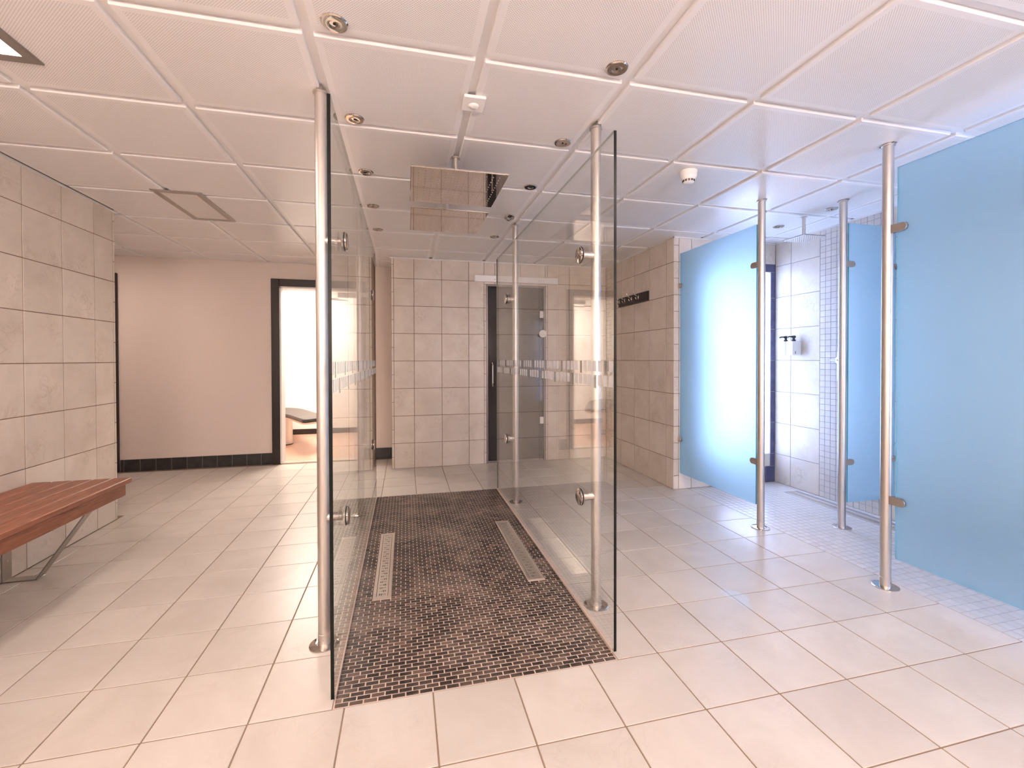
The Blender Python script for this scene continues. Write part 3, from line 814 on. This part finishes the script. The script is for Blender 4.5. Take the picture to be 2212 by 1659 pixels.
# ---- coat hooks
r = thing('hook_rail', (3.205, 2.73, 1.845), 'dark wooden rail with metal coat hooks on the tan tiled wall', 'coat hooks')
part_at(r, MB().box((3.197, 2.422, 1.795), (3.2149, 3.054, 1.893), .002), 'board', 'black_wood')
for y in (2.60, 2.745, 2.895, 3.02):
    hk = part_at(r, MB().box((3.189, y-.010, 1.825), (3.198, y+.010, 1.872), .002), 'hook', 'polished')
    MB().tube([(3.190, y, 1.862), (3.165, y, 1.868), (3.145, y, 1.885), (3.138, y, 1.905)], .0065, 10).build('upper_prong', 'polished', hk, True)
    MB().tube([(3.190, y, 1.835), (3.172, y-.012, 1.826), (3.155, y-.02, 1.832), (3.150, y-.02, 1.846)], .006, 10).build('lower_prong', 'polished', hk, True)

# ---- soap dispensers and mixer in the cubicle
def dispenser(y0, y1, label):
    r = thing('soap_dispenser', (4.27, (y0+y1)/2, 1.24), label, 'soap dispenser', 'white wall soap dispensers')
    part_at(r, MB().box((4.235, y0, 1.235), (4.332, y1, 1.362), .003), 'holder', 'white_plastic')
    yc = (y0+y1)/2
    pm = part_at(r, MB().lathe([(.017, 1.360), (.017, 1.378), (.010, 1.380), (.010, 1.392), (.017, 1.394), (.017, 1.412), (.012, 1.415)], 'z', (4.283, yc, 0), 20), 'pump', 'black_plastic', True)
    MB().tube([(4.283, yc, 1.405), (4.240, yc+.01, 1.405), (4.225, yc+.012, 1.398)], .006, 10).build('spout', 'black_plastic', pm, True)
    part_at(r, MB().box((4.262, y0-.0006, 1.246), (4.270, y0+.0006, 1.272)), 'level_slot', 'frame_grey')
dispenser(1.791, 1.865, 'white soap dispenser nearer the window corner')
dispenser(1.705, 1.776, 'white soap dispenser nearer the mosaic stripe')
r = thing('shower_mixer', (4.31, 1.315, 1.14), 'steel shower mixer plate on the mosaic stripe', 'shower mixer')
part_at(r, MB().box((4.318, 1.272, 1.020), (4.3325, 1.352, 1.262), .002), 'plate', 'steel')
part_at(r, MB().lathe([(.030, 4.318), (.030, 4.290), (.024, 4.286)][::-1], 'x', (0, 1.312, 1.190), 24), 'knob', 'steel', True)
part_at(r, MB().box((4.270, 1.306, 1.186), (4.290, 1.372, 1.196), .002), 'lever', 'steel')
part_at(r, MB().lathe([(.024, 4.318), (.024, 4.296), (.020, 4.292)][::-1], 'x', (0, 1.312, 1.085), 24), 'diverter', 'steel', True)
r = thing('wall_plate', (4.32, .885, 1.82), 'small reddish plate on the wall beside the wide frosted screen', 'wall plate')
part_at(r, MB().box((4.312, .775, 1.772), (4.3325, .872, 1.872), .003), 'plate', 'red_plate')
part_at(r, MB().box((4.309, .795, 1.79), (4.313, .852, 1.854), .002), 'cover', 'bracket')

# ---- padded bench in the bright room
r = thing('padded_bench', (-.72, 5.25, 0), 'curved black padded bench on a steel column in the bright room', 'bench')
def out(s):
    ctl = [(-.433,4.463),(-.531,4.617),(-.729,4.99),(-.868,5.18),(-1.1,5.45),(-1.35,5.65),(-1.6,5.76),(-1.64,5.90),(-1.6,6.04),(-1.35,6.07),(-1.084,6.06),(-.95,6.01),(-.775,5.85),(-.567,5.48),(-.36,5.06),(-.25,4.82),(-.24,4.68),(-.31,4.54)]
    pts = []; n = len(ctl)
    for i in range(n):
        p0, p1, p2, p3 = (Vector(ctl[(i+q) % n]) for q in (-1, 0, 1, 2))
        for q in range(4):
            t = q/4; v = .5*((2*p1) + (p2-p0)*t + (2*p0-5*p1+4*p2-p3)*t*t + (3*p1-p0-3*p2+p3)*t**3); pts.append((v.x, v.y))
    pts = pts[::-1]
    cx = sum(p[0] for p in pts)/len(pts); cy = sum(p[1] for p in pts)/len(pts)
    return [(cx+(x-cx)*s, cy+(y-cy)*s) for x, y in pts][::-1]
def slab(layers):
    vs, fs = [], []; n = len(out(1))
    for s, z in layers: vs += [(x, y, z) for x, y in out(s)]
    for i in range(len(layers)-1):
        for k in range(n): fs.append((i*n+k, i*n+(k+1)%n, (i+1)*n+(k+1)%n, (i+1)*n+k))
    fs.append(tuple(range(n-1,-1,-1))); fs.append(tuple((len(layers)-1)*n+k for k in range(n)))
    return MB().add(vs, fs)
part_at(r, slab([(.98, .402), (1.0, .408), (1.0, .432), (.99, .444), (.95, .450), (.80, .452)]), 'cushion', 'leather', True)
M['board_edge'] = mat('board_edge', (.62,.42,.33), .4)
part_at(r, slab([(1.0, .382), (1.015, .385), (1.015, .397), (1.0, .401)]), 'seat_board', 'board_edge')
part_at(r, MB().lathe([(.105, 0), (.105, .012), (.105, .014), (.105, .384)], 'z', (-.86, 5.28, 0), 36), 'column', 'steel', True)
part_at(r, MB().lathe([(.108, 0.), (.108, .012), (.106, .012)], 'z', (-.86, 5.28, 0), 36), 'foot_ring', 'black_wood', True)

# ---- water smear on the floor
r = random.Random(5); out_ = []
for k in range(20):
    a = 2*math.pi*k/20; q = 1 + .22*math.sin(3*a+1) + .12*r.uniform(-1, 1); out_.append((2.437 + .045*q*math.cos(a), .275 + .095*q*math.sin(a)))
c_ = MB(); n = len(out_); cx, cy = 2.437, .275
vs = [(x, y, .0002) for x, y in out_] + [(cx+(x-cx)*.93, cy+(y-cy)*.93, .0011) for x, y in out_] + [(x, y, -.0021) for x, y in out_]
fs = [(k, (k+1)%n, n+(k+1)%n, n+k) for k in range(n)] + [tuple(range(n, 2*n))] + [(2*n+k, 2*n+(k+1)%n, (k+1)%n, k) for k in range(n)] + [tuple(range(3*n-1, 2*n-1, -1))]
M['water'] = M['clear_glass'].copy(); M['water'].name = 'water'
tag(c_.add(vs, fs).build('puddle', 'water'), 'small clear water smear over a floor joint near the cubicles', 'puddle')
